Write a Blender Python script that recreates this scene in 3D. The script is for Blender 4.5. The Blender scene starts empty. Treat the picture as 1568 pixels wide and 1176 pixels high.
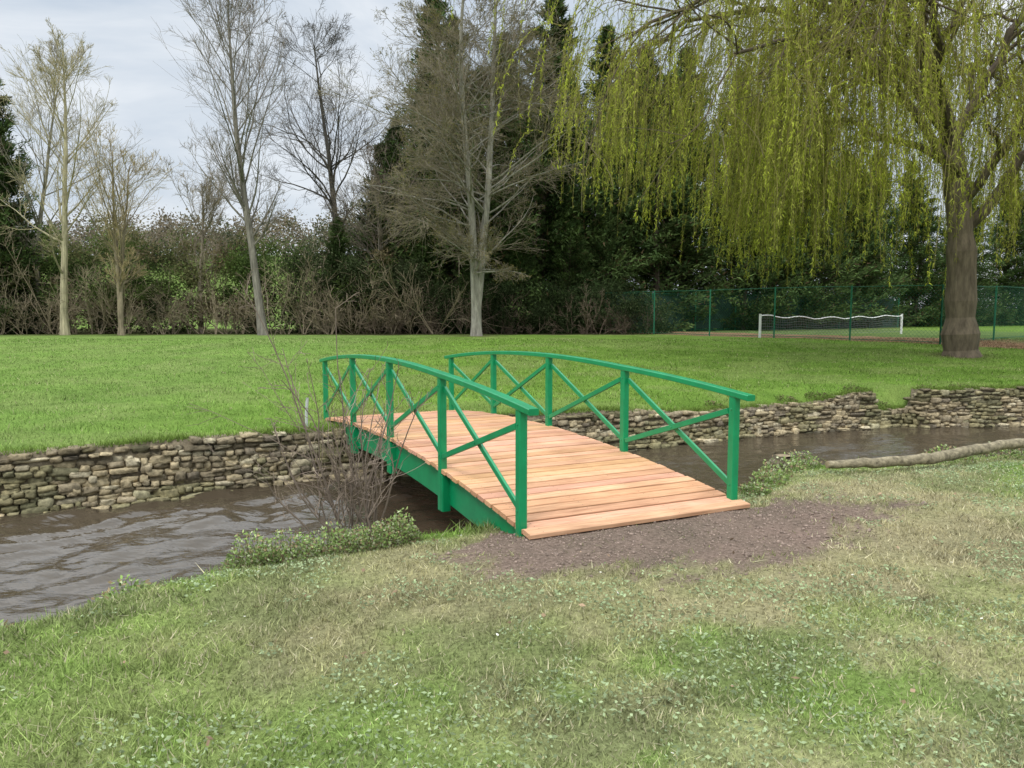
import bpy, math, numpy as np
from math import radians
from mathutils import Vector
rng=np.random.default_rng(7)
D=bpy.data; scene=bpy.context.scene

# ---------------------------------------------------------------- helpers
def hsh(i,j,s):
    v=np.sin(i*127.1+j*311.7+s*74.7)*43758.5453
    return v-np.floor(v)
def vnoise(x,y,s=0):
    xi=np.floor(x); yi=np.floor(y); fx=x-xi; fy=y-yi
    fx=fx*fx*(3-2*fx); fy=fy*fy*(3-2*fy)
    a=hsh(xi,yi,s); b=hsh(xi+1,yi,s); c=hsh(xi,yi+1,s); d=hsh(xi+1,yi+1,s)
    return (a*(1-fx)+b*fx)*(1-fy)+(c*(1-fx)+d*fx)*fy
def fbm(x,y,s=0,o=4):
    r=0;a=.5;t=0
    for k in range(o):
        r=r+a*vnoise(x,y,s+k*3.1); t+=a; a*=.5; x=x*2.03+5.3; y=y*2.03+1.7
    return r/t
def ss(t):
    t=np.clip(t,0,1); return t*t*(3-2*t)
def nrm(v):
    return v/np.maximum(np.linalg.norm(v,axis=-1,keepdims=True),1e-9)

def mesh_np(name,V,F,col=None,midx=None,smooth=False):
    me=D.meshes.new(name)
    V=np.asarray(V,dtype=np.float32); F=np.asarray(F,dtype=np.int32); k=F.shape[1]
    me.vertices.add(len(V)); me.vertices.foreach_set('co',V.ravel())
    me.loops.add(F.size); me.loops.foreach_set('vertex_index',F.ravel())
    me.polygons.add(len(F)); me.polygons.foreach_set('loop_start',np.arange(0,F.size,k,dtype=np.int32))
    if midx is not None: me.polygons.foreach_set('material_index',np.asarray(midx,dtype=np.int32))
    me.polygons.foreach_set('use_smooth',np.full(len(F),smooth))
    me.update(calc_edges=True)
    if col is not None:
        a=me.color_attributes.new('Col','FLOAT_COLOR','POINT')
        c=np.ones((len(V),4),dtype=np.float32); c[:,:3]=col
        a.data.foreach_set('color',c.ravel())
    return me
def obj(name,me,mats=(),parent=None,loc=None):
    o=D.objects.new(name,me); scene.collection.objects.link(o)
    if me is not None:
        for m in mats:
            if len(me.materials)<len(mats): me.materials.append(m)
    if parent: o.parent=parent
    if loc is not None: o.location=loc
    return o
class Acc:
    def __init__(s): s.V=[];s.F=[];s.C=[];s.M=[];s.n=0
    def add(s,V,F,C,m=0):
        V=np.asarray(V,dtype=float).reshape(-1,3); F=np.asarray(F)
        s.V.append(V); s.F.append(F+s.n); s.C.append(np.broadcast_to(np.asarray(C,dtype=float),V.shape)); s.M.append(np.full(len(F),m)); s.n+=len(V)
    def mesh(s,name,smooth=False):
        return mesh_np(name,np.concatenate(s.V),np.concatenate(s.F),np.concatenate(s.C),np.concatenate(s.M),smooth)

# ---------------------------------------------------------------- materials
def newmat(name):
    m=D.materials.new(name); m.use_nodes=True; nt=m.node_tree; nt.nodes.clear()
    out=nt.nodes.new('ShaderNodeOutputMaterial'); return m,nt,out
def N(nt,t,**kw):
    n=nt.nodes.new(t)
    for k,v in kw.items():
        if k in n.inputs: n.inputs[k].default_value=v
        else: setattr(n,k,v)
    return n
def mixrgb(nt,blend,fac,a,b):
    n=nt.nodes.new('ShaderNodeMix'); n.data_type='RGBA'; n.blend_type=blend
    for idx,v in ((0,fac),(6,a),(7,b)):
        if hasattr(v,'is_output'): nt.links.new(v,n.inputs[idx])
        else: n.inputs[idx].default_value=v if idx==0 else (*v,1)
    return n.outputs[2]
def ramp(nt,src,stops):
    r=nt.nodes.new('ShaderNodeValToRGB'); nt.links.new(src,r.inputs[0])
    e=r.color_ramp.elements
    while len(e)<len(stops): e.new(.5)
    for q,(p,c) in zip(e,stops):
        q.position=p; q.color=(*c,1) if len(c)==3 else c
    return r.outputs[0]
def noise(nt,scale,detail=4,rough=.6,vec=None,coord='Object'):
    tc=N(nt,'ShaderNodeTexCoord'); n=N(nt,'ShaderNodeTexNoise',Scale=scale,Detail=detail,Roughness=rough)
    v=tc.outputs[coord]
    if vec is not None:
        mp=N(nt,'ShaderNodeMapping'); mp.inputs['Scale'].default_value=vec[0]; mp.inputs['Rotation'].default_value=vec[1]
        nt.links.new(v,mp.inputs[0]); v=mp.outputs[0]
    nt.links.new(v,n.inputs[0]); return n.outputs[0]
def mat_leaf(name,trans=.35):
    m,nt,out=newmat(name)
    at=N(nt,'ShaderNodeAttribute',attribute_name='Col')
    p=N(nt,'ShaderNodeBsdfDiffuse'); nt.links.new(at.outputs[0],p.inputs[0])
    if trans<=0: nt.links.new(p.outputs[0],out.inputs[0]); return m
    t=N(nt,'ShaderNodeBsdfTranslucent'); nt.links.new(at.outputs[0],t.inputs[0])
    mx=N(nt,'ShaderNodeMixShader'); mx.inputs[0].default_value=trans
    nt.links.new(p.outputs[0],mx.inputs[1]); nt.links.new(t.outputs[0],mx.inputs[2]); nt.links.new(mx.outputs[0],out.inputs[0])
    return m
def mat_attr(name,rough=.85,nscale=8,namt=(.6,1.3),bump=.3,bdist=.02,vec=None,spec=.2,detail=6):
    m,nt,out=newmat(name)
    at=N(nt,'ShaderNodeAttribute',attribute_name='Col')
    n=noise(nt,nscale,detail,.65,vec)
    r=ramp(nt,n,[(.3,(namt[0],)*3),(.7,(namt[1],)*3)])
    c=mixrgb(nt,'MULTIPLY',1.0,at.outputs[0],r)
    p=N(nt,'ShaderNodeBsdfPrincipled',Roughness=rough); p.inputs['Specular IOR Level'].default_value=spec
    nt.links.new(c,p.inputs['Base Color'])
    if bump>0:
        b=N(nt,'ShaderNodeBump',Strength=bump,Distance=bdist); nt.links.new(n,b.inputs['Height']); nt.links.new(b.outputs[0],p.inputs['Normal'])
    nt.links.new(p.outputs[0],out.inputs[0]); return m
M_leaf=mat_leaf('foliage_leaves'); M_grass=mat_leaf('grass_blades',.3); M_conifer=mat_leaf('conifer_foliage',.1); M_twig=mat_leaf('twigs',0)
M_bark=mat_attr('bark',.9,6,(.45,1.4),.8,.04,((1,1,.22),(0,0,0)))
M_stone=mat_attr('rubble_stone',.9,18,(.45,1.35),.9,.02)
M_soil=mat_attr('soil_clods',.95,30,(.6,1.3),.4,.01)
M_plain=mat_attr('painted_plain',.6,20,(.85,1.05),0)

def mat_paint():
    m,nt,out=newmat('green_gloss_paint')
    n=noise(nt,7,5)
    c=ramp(nt,n,[(.3,(.002,.205,.075)),(.7,(.003,.27,.10))])
    p=N(nt,'ShaderNodeBsdfPrincipled',Roughness=.34); nt.links.new(c,p.inputs['Base Color'])
    n2=noise(nt,60,3); b=N(nt,'ShaderNodeBump',Strength=.12,Distance=.004); nt.links.new(n2,b.inputs['Height']); nt.links.new(b.outputs[0],p.inputs['Normal'])
    nt.links.new(p.outputs[0],out.inputs[0]); return m
M_paint=mat_paint()

def mat_ground():
    m,nt,out=newmat('lawn_ground')
    at=N(nt,'ShaderNodeAttribute',attribute_name='Col')
    n1=noise(nt,1.3,8,.7); n2=noise(nt,35,5,.7)
    c=mixrgb(nt,'MULTIPLY',1.0,at.outputs[0],ramp(nt,n1,[(.3,(.75,.8,.75)),(.7,(1.2,1.15,1.15))]))
    c=mixrgb(nt,'MULTIPLY',1.0,c,ramp(nt,n2,[(.3,(.5,.5,.5)),(.7,(1.4,1.4,1.4))]))
    p=N(nt,'ShaderNodeBsdfDiffuse')
    nt.links.new(c,p.inputs[0])
    b=N(nt,'ShaderNodeBump',Strength=.8,Distance=.03); nt.links.new(n2,b.inputs['Height']); nt.links.new(b.outputs[0],p.inputs['Normal'])
    nt.links.new(p.outputs[0],out.inputs[0]); return m
def mat_water():
    m,nt,out=newmat('stream_water')
    p=N(nt,'ShaderNodeBsdfPrincipled',Roughness=.03,IOR=1.5)
    p.inputs['Base Color'].default_value=(.062,.048,.032,1)
    rot=(0,0,radians(-30))
    n=noise(nt,7,3,.5,((.6,1.6,1),rot)); n2=noise(nt,24,3,.5,((.6,1.5,1),rot))
    b=N(nt,'ShaderNodeBump',Strength=1,Distance=.018); nt.links.new(n,b.inputs['Height'])
    b2=N(nt,'ShaderNodeBump',Strength=.6,Distance=.003); nt.links.new(n2,b2.inputs['Height']); nt.links.new(b.outputs[0],b2.inputs['Normal'])
    nt.links.new(b2.outputs[0],p.inputs['Normal']); nt.links.new(p.outputs[0],out.inputs[0]); return m

# ---------------------------------------------------------------- terrain
nx=np.array([-900,-40,-20,-10,-6,-3.2,-2.6,-2.1,-.95,-.37,.8,1.6,2.2,2.6,3.0,3.4,4.6,6.35,9,15,30,900.])
ny=np.array([-480,-14,-4,.6,2.55,4.32,5.05,5.6,6.1,6.35,6.85,7.1,7.25,7.8,8.6,8.75,8.9,9.5,10.2,12,16,200.])
wx=np.array([-900,-40,-20,-8,-5.9,-2.75,2.05,5.4,7.5,8.45,8.52,11,16,30,60,900.])
wy=np.array([-470,-9,1.2,7.75,8.9,10.6,13.4,15.3,15.95,16.4,15.95,16.4,17.3,21,30,210.])
def sm_interp(x,a,b):
    return (np.interp(x-.08,a,b)+np.interp(x,a,b)*2+np.interp(x+.08,a,b))/4
def NB(x): return sm_interp(x,nx,ny)+.10*(vnoise(x*2.2,x*0,3)-.5)+.06*(vnoise(x*7,x*0,9)-.5)
def WB(x): return sm_interp(x,wx,wy)
def lip(x): return np.interp(x,[-4,-2,0,3,6],[-.33,-.28,-.13,-.12,-.12])
def wtop(x): return np.interp(x,[-20,-2,1.5,3.5,6,7,7.5,7.6,8.45,8.5,12],[0,0,-.02,-.2,-.2,-.02,0,-.42,-.42,.02,.03])+.03*(vnoise(x*1.1,x*0,5)-.5)
def hfar(x,y):
    r=.45*ss((y-16)/18)
    hill=13*ss((y-66)/110)*ss((30-x)/60)
    return r+hill+.5*ss((y-60)/60)
def Hh(x,y):
    x=np.asarray(x,float); y=np.asarray(y,float)
    n_=NB(x); w_=WB(x)
    und=.07*(fbm(x*.5,y*.5,11)-.5)+.02*(vnoise(x*4,y*4,2)-.5)
    near=lip(x)*(1-ss((n_-y)/1.3))+und
    far=wtop(x)*(1-ss((y-w_)/1.2))+hfar(x,y)+und*ss((y-w_)/.5)
    return np.where(y<=n_,near,np.where(y>=w_,far,-1.2))
def soilmask(x,y):
    a=((x-1.35)*.9+(y-5.75)*.437)/2.05; b=((x-1.35)*-.437+(y-5.75)*.9)/.92
    r=np.sqrt(a*a+b*b)+.8*(fbm(x*1.8,y*1.8,21)-.5)+.35*(vnoise(x*8,y*8,22)-.5)+.2*(vnoise(x*20,y*20,23)-.5)
    return ss((1.08-r)/.3)
def lawncol(x,y):
    n_=NB(x); w_=WB(x)
    vivid=np.array([.155,.255,.05]); green=np.array([.20,.285,.08]); olive=np.array([.29,.31,.14]); dry=np.array([.44,.40,.24]); soil=np.array([.225,.17,.138])
    f=fbm(x*.9,y*.9,31); g=fbm(x*2.2+9,y*2.2,41)
    c=np.empty(x.shape+(3,)); 
    a=ss((f-.38)/.25)[...,None]
    c[:]=green*(1-a)+olive*a
    lf=ss((-x-.3+(g-.5)*1.5)/2.0)[...,None]*.7; c=c*(1-lf)+np.array([.20,.31,.07])*lf
    rt=(ss((g-.5)/.16)*.55*ss((x+1.5)/3))[...,None]; c=c*(1-rt)+dry*rt
    dk=(ss((fbm(x*1.4+3,y*1.4,43)-.52)/.12)*.5)[...,None]; c=c*(1-dk)+np.array([.17,.175,.095])*dk
    aa=((x-1.4)*.9+(y-5.4)*.437)/3.4; bb=((x-1.4)*-.437+(y-5.4)*.9)/1.6
    w=(ss((1.15-np.sqrt(aa*aa+bb*bb)+.8*(g-.5))/.5)*.7)[...,None]; c=c*(1-w)+np.array([.345,.30,.18])*w
    st=(ss(1-np.hypot((x-4.6)/1.3,(y-6.3)/.35))*.6)[...,None]; c=c*(1-st)+dry*1.15*st
    ed=ss(1-(n_-y)/.45)[...,None]*.7; c=c*(1-ed)+np.array([.17,.29,.05])*ed
    s=soilmask(x,y)[...,None]; c=c*(1-s)+soil*s
    far=vivid*(.72+.6*fbm(x*.35,y*.35,51)[...,None])
    fo=(ss((f-.45)/.2)*.55)[...,None]; far=far*(1-fo)+np.array([.22,.28,.09])*fo
    lt=(ss((-x-2)/6)*.3)[...,None]; far=far*(1-lt)+np.array([.24,.33,.12])*lt
    pd=np.abs((x+2.2)*.9+(y-12.5)*.437); pw=(ss(1-pd/1.3)*ss(1-(y-12)/3.5)*.6)[...,None]; far=far*(1-pw)+np.array([.24,.21,.10])*pw
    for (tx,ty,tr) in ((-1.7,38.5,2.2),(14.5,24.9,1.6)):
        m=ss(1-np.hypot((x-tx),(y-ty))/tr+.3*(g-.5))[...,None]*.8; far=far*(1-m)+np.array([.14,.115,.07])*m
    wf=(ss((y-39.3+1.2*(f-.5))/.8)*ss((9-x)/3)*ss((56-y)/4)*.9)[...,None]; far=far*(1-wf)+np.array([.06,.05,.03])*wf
    hl=(ss((y-62)/20)*.7)[...,None]; far=far*(1-hl)+np.array([.12,.17,.05])*hl
    cx=((x-5.3)*.616+(y-43.7)*-.788); cy=((x-5.3)*.788+(y-43.7)*.616)
    ct=((cx>0)&(cx<40)&(cy>0)&(cy<4.0+3*f))[...,None]
    far=np.where(ct,np.array([.27,.18,.11])*(.7+.6*g[...,None]),far)
    far=np.where(((cx>0)&(cx<40)&(cy>=4.0+3*f)&(cy<20))[...,None],np.array([.14,.20,.07])*(.7+.6*g[...,None]),far)
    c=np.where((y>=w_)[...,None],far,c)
    bed=((y>n_)&(y<w_))[...,None]
    c=np.where(bed,np.array([.07,.055,.035]),c)
    return c

xs=np.unique(np.concatenate([-np.geomspace(14,900,40),np.arange(-14,18.01,.09),np.geomspace(18,900,45)]))
nearo=np.concatenate([np.arange(0,8,.09),np.geomspace(8,600,25)])[::-1]
faro=np.concatenate([np.arange(0,6,.12),np.arange(6,34,.4),np.geomspace(34,1200,60)])
n_=NB(xs); w_=WB(xs)
rows_y=[n_-o for o in nearo]; rows_z=[Hh(xs,n_-o-1e-4) for o in nearo]
l=rows_z[-1]
for o,z in ((.10,l-.14),(.22,l*0-.62),(.4,l*0-1.0),(.8,l*0-1.3)): 
    rows_y.append(n_+o+.03*np.sin(xs*9)); rows_z.append(z)
rows_y+= [w_-.5,w_+.10]; rows_z+= [l*0-1.3,l*0-1.3]
wt=wtop(xs)
rows_y.append(w_+.13); rows_z.append(wt-.03)
for o in faro[1:]: rows_y.append(w_+.05+o); rows_z.append(Hh(xs,w_+.05+o))
Y=np.array(rows_y); Z=np.array(rows_z); X=np.broadcast_to(xs,Y.shape)
nr,nc=Y.shape
idx=np.arange(nr*nc).reshape(nr,nc)
F=np.stack([idx[:-1,:-1],idx[:-1,1:],idx[1:,1:],idx[1:,:-1]],-1).reshape(-1,4)
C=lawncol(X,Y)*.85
bank=np.zeros(nr,bool); bank[len(nearo):len(nearo)+2]=True
C[bank]=np.array([.10,.09,.05])
me=mesh_np('ground',np.stack([X,Y,Z],-1).reshape(-1,3),F,C.reshape(-1,3),smooth=True)
obj('ground',me,[mat_ground()])

# ---------------------------------------------------------------- water
xs2=np.unique(np.concatenate([np.arange(-60,-12,1),np.arange(-12,20,.045),np.arange(20,90,1.)]))
tt=np.linspace(0,1,120)
n2=NB(xs2)-.3; w2=WB(xs2)+.12
YY=n2[None]*(1-tt[:,None])+w2[None]*tt[:,None]; XX=np.broadcast_to(xs2,YY.shape)
u=XX*.866+YY*.5; v=-XX*.5+YY*.866
wu=u+.5*fbm(u*.6,v*.8,63,2); wv=v+.35*fbm(u*.5,v*.7,64,2)
amp=(.3+1.4*fbm(u*.35,v*.6,65,2))*(.55+.7*ss((-XX-.5)/3))
ZZ=-.815+amp*(.075*(1-np.abs(2*vnoise(wu*.9,wv*2.4,61)-1))+.065*vnoise(wu*2.3+wv*1.0,wv*4.6,71)+.036*vnoise(wu*5,wv*8,72))
nr,nc=YY.shape; idx=np.arange(nr*nc).reshape(nr,nc)
F=np.stack([idx[:-1,:-1],idx[:-1,1:],idx[1:,1:],idx[1:,:-1]],-1).reshape(-1,4)
me=mesh_np('stream_water',np.stack([XX,YY,ZZ],-1).reshape(-1,3),F,smooth=True); obj('stream_water',me,[mat_water()])

# ---------------------------------------------------------------- stone wall
def stone_template(n=3):
    g=np.linspace(-1,1,n+1); V=[];Fc=[];k=0
    for ax in range(3):
        for s in (-1,1):
            a,b=np.meshgrid(g,g,indexing='ij'); P=np.zeros((n+1,n+1,3)); P[...,ax]=s; P[...,(ax+1)%3]=a; P[...,(ax+2)%3]=b
            V.append(P.reshape(-1,3)); id_=np.arange((n+1)**2).reshape(n+1,n+1)+k
            q=np.stack([id_[:-1,:-1],id_[1:,:-1],id_[1:,1:],id_[:-1,1:]],-1).reshape(-1,4)
            if s<0: q=q[:,::-1]
            Fc.append(q); k+=(n+1)**2
    V=np.concatenate(V); key=np.round(V,4); uq,inv=np.unique(key,axis=0,return_inverse=True); inv=inv.ravel()
    V=uq; V=V/((np.abs(V)**8).sum(1)**(1/8))[:,None]
    return V,inv[np.concatenate(Fc)]
TV,TF=stone_template()
wa=Acc()
xx=np.linspace(-14,26,4000); yy=WB(xx); sarc=np.concatenate([[0],np.cumsum(np.hypot(np.diff(xx),np.diff(yy)))])
z=-1.0; ci=0
while z<0.05:
    hc=rng.uniform(.05,.085)
    s=rng.uniform(0,.3)
    while s<sarc[-1]-.3:
        L=rng.choice([rng.uniform(.07,.14),rng.uniform(.12,.24),rng.uniform(.22,.36)],p=[.35,.45,.2]); sc=s+L/2; s+=L+.008
        xc=np.interp(sc,sarc,xx); yc=np.interp(sc,sarc,yy); x2=np.interp(sc+.1,sarc,xx); y2=np.interp(sc+.1,sarc,yy)
        hh=hc*rng.choice([rng.uniform(.38,.52),rng.uniform(.55,.85)],p=[.72,.28]); dep=.13
        zt=z+hc*.5+.06*(vnoise(np.array(xc*1.1),np.array(ci*.35),77)-.5)*2+rng.normal(0,.010)
        top=float(wtop(np.array(xc)))
        if zt+hh>top+.035: continue
        t=np.array([x2-xc,y2-yc,0]); t/=np.linalg.norm(t); nn=np.array([t[1],-t[0],0])
        P=TV*np.array([L/2,dep,hh]); P=P*(1+rng.normal(0,.10,P.shape))
        sk=rng.normal(0,.12); ca,sa=math.cos(sk),math.sin(sk)
        P=np.stack([P[:,0]*ca-P[:,2]*sa*.6,P[:,1],P[:,0]*sa*.5+P[:,2]*ca],1)
        low=np.clip((-.25-zt)/.7,0,1)
        off=rng.uniform(-.045,.03)+.10*low**2+ (.05 if zt<-.72 else 0)
        W=np.array([xc,yc,zt])+P[:,:1]*t+P[:,1:2]*nn+P[:,2:]*np.array([0,0,1])+nn*(off-.02)
        k=rng.random(); base=np.array([.45,.37,.23]) if k<.46 else (np.array([.35,.29,.19]) if k<.76 else (np.array([.54,.47,.32]) if k<.90 else np.array([.25,.21,.15])))
        base=base*rng.uniform(.65,1.15)
        mo=float(fbm(np.array(xc*1.2),np.array(zt*3),88))
        if mo>.55: base=base*.6+np.array([.05,.058,.018])
        if zt<-.76: base=base*.35
        elif zt<-.70: base=base*1.1
        if -.2<zt and rng.random()<.4: base=base*.62
        wa.add(W,TF,base)
    z+=hc*.92; ci+=1
# earthy mortar bed the stones sit in
xx3=np.arange(-14,26,.06); wt3=wtop(xx3)+.0; dX=.06*(vnoise(xx3*9,xx3*0,3)-.5)*.5
rowsz=[-1.25,-.8,-.5,-.25]; Vb=[]
for zq in rowsz: Vb.append(np.stack([xx3,WB(xx3)-.045-.09*np.clip((-.25-zq)/.7,0,1)**2+dX,xx3*0+zq],1))
Vb.append(np.stack([xx3,WB(xx3)-.04+dX,wt3],1)); Vb.append(np.stack([xx3,WB(xx3)+.2,wt3],1)); n=len(xx3); i=np.arange(n-1)
for q_ in range(1,5): Vb[q_][:,2]=np.minimum(Vb[q_][:,2],wt3)
Fb=np.concatenate([np.stack([i+k*n,i+1+k*n,i+1+(k+1)*n,i+(k+1)*n],1) for k in range(5)])
wa.add(np.concatenate(Vb),Fb,np.array([.20,.165,.11]))
obj('stone_retaining_wall',wa.mesh('stone_retaining_wall',True),[M_stone])

# ---------------------------------------------------------------- footbridge
O=np.array([.07,5.7,0.]); U=np.array([-.4376,.8992,0]); Vv=np.array([.8992,.4376,0]); LB=6.673; WBr=2.06
def dz(t): return .03+.19*4*t*(1-t)
def BP(t,v,z): return O+U*(LB*t)+Vv*v+np.array([0,0,z])
def box_path(a,pts,w,h,side,col=(1,1,1)):
    pts=np.asarray(pts); n=len(pts); t=nrm(np.gradient(pts,axis=0)); side=np.asarray(side,float)
    up=nrm(np.cross(np.broadcast_to(side,t.shape),t)); c=min(w,h)*.12
    ring=[(-w/2+c,-h/2),(w/2-c,-h/2),(w/2,-h/2+c),(w/2,h/2-c),(w/2-c,h/2),(-w/2+c,h/2),(-w/2,h/2-c),(-w/2,-h/2+c)]
    k=8; V=np.stack([pts+side*p+up*q for p,q in ring],1).reshape(-1,3)
    Fq=[]
    for i_ in range(n-1):
        for j in range(k):
            A=i_*k+j;B=i_*k+(j+1)%k; Fq.append([A,B,B+k]);Fq.append([A,B+k,A+k])
    for b0,fl in ((0,1),((n-1)*k,0)):
        for j in range(1,k-1): Fq.append([b0,b0+j+1,b0+j] if fl else [b0,b0+j,b0+j+1])
    a.add(V,np.array(Fq),col)
bridge=obj('wooden_footbridge',None)
ag=Acc()
def rz(t): return dz(t)+.885+.03*max(0,1-t*4)
for v0,sg in ((0,1),(WBr,-1)):
    ts=np.linspace(-.03,1.03,30)
    box_path(ag,[BP(t,v0,rz(t)) for t in ts],.085,.05,Vv)
    ts=np.linspace(-.02,1.02,30)
    beam=[BP(t,v0+sg*.075,dz(t)-.05-.15) for t in ts]
    box_path(ag,beam,.055,.30,Vv)
    for k in range(5):
        t=k*.25; low=-.40 if 0<k<4 else -.12
        box_path(ag,[BP(t,v0,dz(t)+low),BP(t,v0,rz(t)-.02)],.068,.078,Vv)
        if 0<k<4: box_path(ag,[BP(t,v0+sg*.015,dz(t)-.41),BP(t,v0+sg*.015,dz(t)-.06)],.09,.13,Vv)
    for k in range(4):
        t0=k*.25;t1=t0+.25;e=.008
        box_path(ag,[BP(t0+e,v0+.014,dz(t0)+.12),BP(t1-e,v0+.014,dz(t1)+.76)],.026,.05,Vv)
        box_path(ag,[BP(t0+e,v0-.014,dz(t0)+.76),BP(t1-e,v0-.014,dz(t1)+.12)],.026,.05,Vv)
        tc_=(t0+t1)/2
        for tb,zb in ((t0,dz(t0)+.12),(t0,dz(t0)+.78),(tc_,(dz(t0)+dz(t1))/2+.44)):
            for sd in (-1,1):
                cc=BP(tb,v0+sd*(.036 if tb!=tc_ else .029),zb); an=np.arange(8)*math.pi/4; r_=.011
                ring=np.array([cc+U*r_*math.cos(q_)+np.array([0,0,r_*math.sin(q_)]) for q_ in an]); tip=cc+Vv*sd*.006
                ag.add(np.concatenate([[tip],ring]),np.array([[0,i+1,(i+1)%8+1] for i in range(8)]),(1,1,1))
for t in (.15,.5,.85):
    box_path(ag,[BP(t,.12,dz(t)-.2),BP(t,WBr-.12,dz(t)-.2)],.08,.2,U)
obj('railings_and_beams',ag.mesh('railings_and_beams'),[M_paint],bridge)
ad=Acc(); pitch=.143; s=-.20; k=0
while s<LB+.2:
    tm=(s+pitch/2)/LB; sl=(dz(tm+.005)-dz(tm-.005))/(.01*LB); upv=nrm(np.array([-sl*U[0],-sl*U[1],1.]))
    along=nrm(np.array([U[0],U[1],sl])); zc=dz(tm)-.020+rng.normal(0,.002)
    if tm<0: zc=max(zc,.004)
    base=np.array([.64,.365,.215])*rng.uniform(.82,1.12)*np.array([1,rng.uniform(.93,1.06),rng.uniform(.86,1.12)])
    e0=-.02+rng.normal(0,.005); e1=WBr+.02+rng.normal(0,.005)
    c0=O+U*(s+pitch/2)+np.array([0,0,zc])
    P=[c0+Vv*e0,c0+Vv*(e0+e1)/2,c0+Vv*e1]
    box_path(ad,P,pitch-.021,.038,along,base)
    for vv in (.1,.7,1.36,1.96):
        for q in (-.035,.035):
            cc=c0+Vv*vv+along*q+upv*.0198; r=.0045; an=np.arange(6)*math.pi/3
            Vn=np.array([cc+along*r*math.cos(x_)+Vv*r*math.sin(x_) for x_ in an]); ad.add(Vn,np.array([[0,1,2],[0,2,3],[0,3,4],[0,4,5]]),(.12,.09,.07))
    s+=pitch; k+=1
def mat_deck():
    m,nt,out=newmat('deck_timber_grain')
    at=N(nt,'ShaderNodeAttribute',attribute_name='Col'); ang=-math.atan2(Vv[1],Vv[0])
    tc=N(nt,'ShaderNodeTexCoord'); r1=N(nt,'ShaderNodeMapping'); r1.inputs['Rotation'].default_value=(0,0,ang); nt.links.new(tc.outputs['Object'],r1.inputs[0])
    r2=N(nt,'ShaderNodeMapping'); r2.inputs['Scale'].default_value=(1.2,26,26); nt.links.new(r1.outputs[0],r2.inputs[0])
    n1=N(nt,'ShaderNodeTexNoise',Scale=3.,Detail=6.,Roughness=.6); nt.links.new(r2.outputs[0],n1.inputs[0])
    n3=N(nt,'ShaderNodeTexNoise',Scale=2.2,Detail=3.); nt.links.new(r1.outputs[0],n3.inputs[0])
    c=mixrgb(nt,'MULTIPLY',1.0,at.outputs[0],ramp(nt,n1.outputs[0],[(.28,(.64,.56,.50)),(.6,(1.05,1.05,1.05)),(.8,(1.15,1.2,1.25))]))
    c=mixrgb(nt,'MULTIPLY',1.0,c,ramp(nt,n3.outputs[0],[(.3,(.84,.82,.80)),(.7,(1.1,1.1,1.1))]))
    p=N(nt,'ShaderNodeBsdfPrincipled',Roughness=.65); p.inputs['Specular IOR Level'].default_value=.25; nt.links.new(c,p.inputs['Base Color'])
    b=N(nt,'ShaderNodeBump',Strength=.25,Distance=.003); nt.links.new(n1.outputs[0],b.inputs['Height']); nt.links.new(b.outputs[0],p.inputs['Normal'])
    nt.links.new(p.outputs[0],out.inputs[0]); return m
obj('deck_planks',ad.mesh('deck_planks'),[mat_deck()],bridge)

# ---------------------------------------------------------------- soil clods
def octa(n,centers,size,acc,col,flat=.7):
    T=np.array([[1,0,0],[0,1,0],[-1,0,0],[0,-1,0],[0,0,1],[0,0,-1]],float); FT=np.array([[0,1,4],[1,2,4],[2,3,4],[3,0,4],[1,0,5],[2,1,5],[3,2,5],[0,3,5]])
    P=T[None]*size[:,None,None]*(1+rng.normal(0,.25,(n,6,3))); P[...,2]*=flat
    a=rng.uniform(0,6.28,n); c,s_=np.cos(a)[:,None],np.sin(a)[:,None]
    P=np.stack([P[...,0]*c-P[...,1]*s_,P[...,0]*s_+P[...,1]*c,P[...,2]],-1)+centers[:,None]
    acc.add(P.reshape(-1,3),(FT[None]+np.arange(n)[:,None,None]*6).reshape(-1,3),np.repeat(col,6,axis=0))
a=Acc(); n=30000; x=rng.uniform(-1.4,4.4,n); y=rng.uniform(4.0,7.4,n); keep=(soilmask(x,y)>rng.uniform(.05,1,n))&(y<NB(x)); x=x[keep];y=y[keep]; n=len(x)
sz=rng.gamma(1.3,.0028,n)+.002; zz=Hh(x,y)
octa(n,np.stack([x,y,zz+sz*.2],1),sz,a,np.array([.27,.205,.165])*rng.uniform(.7,1.25,(n,1)))
obj('bare_soil_clods',a.mesh('bare_soil_clods',True),[M_soil])

# ---------------------------------------------------------------- grass
def blades(x,y,h,w,col,acc,lean=.45,z=None):
    n=len(x); z=Hh(x,y) if z is None else z; a=rng.uniform(0,2*math.pi,n); b=rng.uniform(0,2*math.pi,n); l=np.abs(rng.normal(0,lean,n))*h
    p=np.stack([x,y,z-.004],1); s_=np.stack([np.cos(a),np.sin(a),a*0],1)*w[:,None]/2
    tip=p+np.stack([np.cos(b)*l,np.sin(b)*l,h],1)
    V=np.stack([p-s_,p+s_,tip],1).reshape(-1,3); acc.add(V,np.arange(3*n).reshape(n,3),np.repeat(col,3,axis=0))
a=Acc()
n=1500000; x=rng.uniform(-7.5,9.5,n); y=rng.uniform(1.6,10.3,n); n_=NB(x)
keep=(y<n_-.01)&(np.abs(x)<.74*y+1.0)&(rng.random(n)<(2.4/np.maximum(y,2.4))**1.1)
x=x[keep];y=y[keep];n_=n_[keep]; sm=soilmask(x,y); th=fbm(x*3,y*3,91)
aa=((x-1.4)*.9+(y-5.4)*.437)/3.2; bb=((x-1.4)*-.437+(y-5.4)*.9)/1.5; worn=ss((1.1-np.hypot(aa,bb))/.6)*.5
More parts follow.
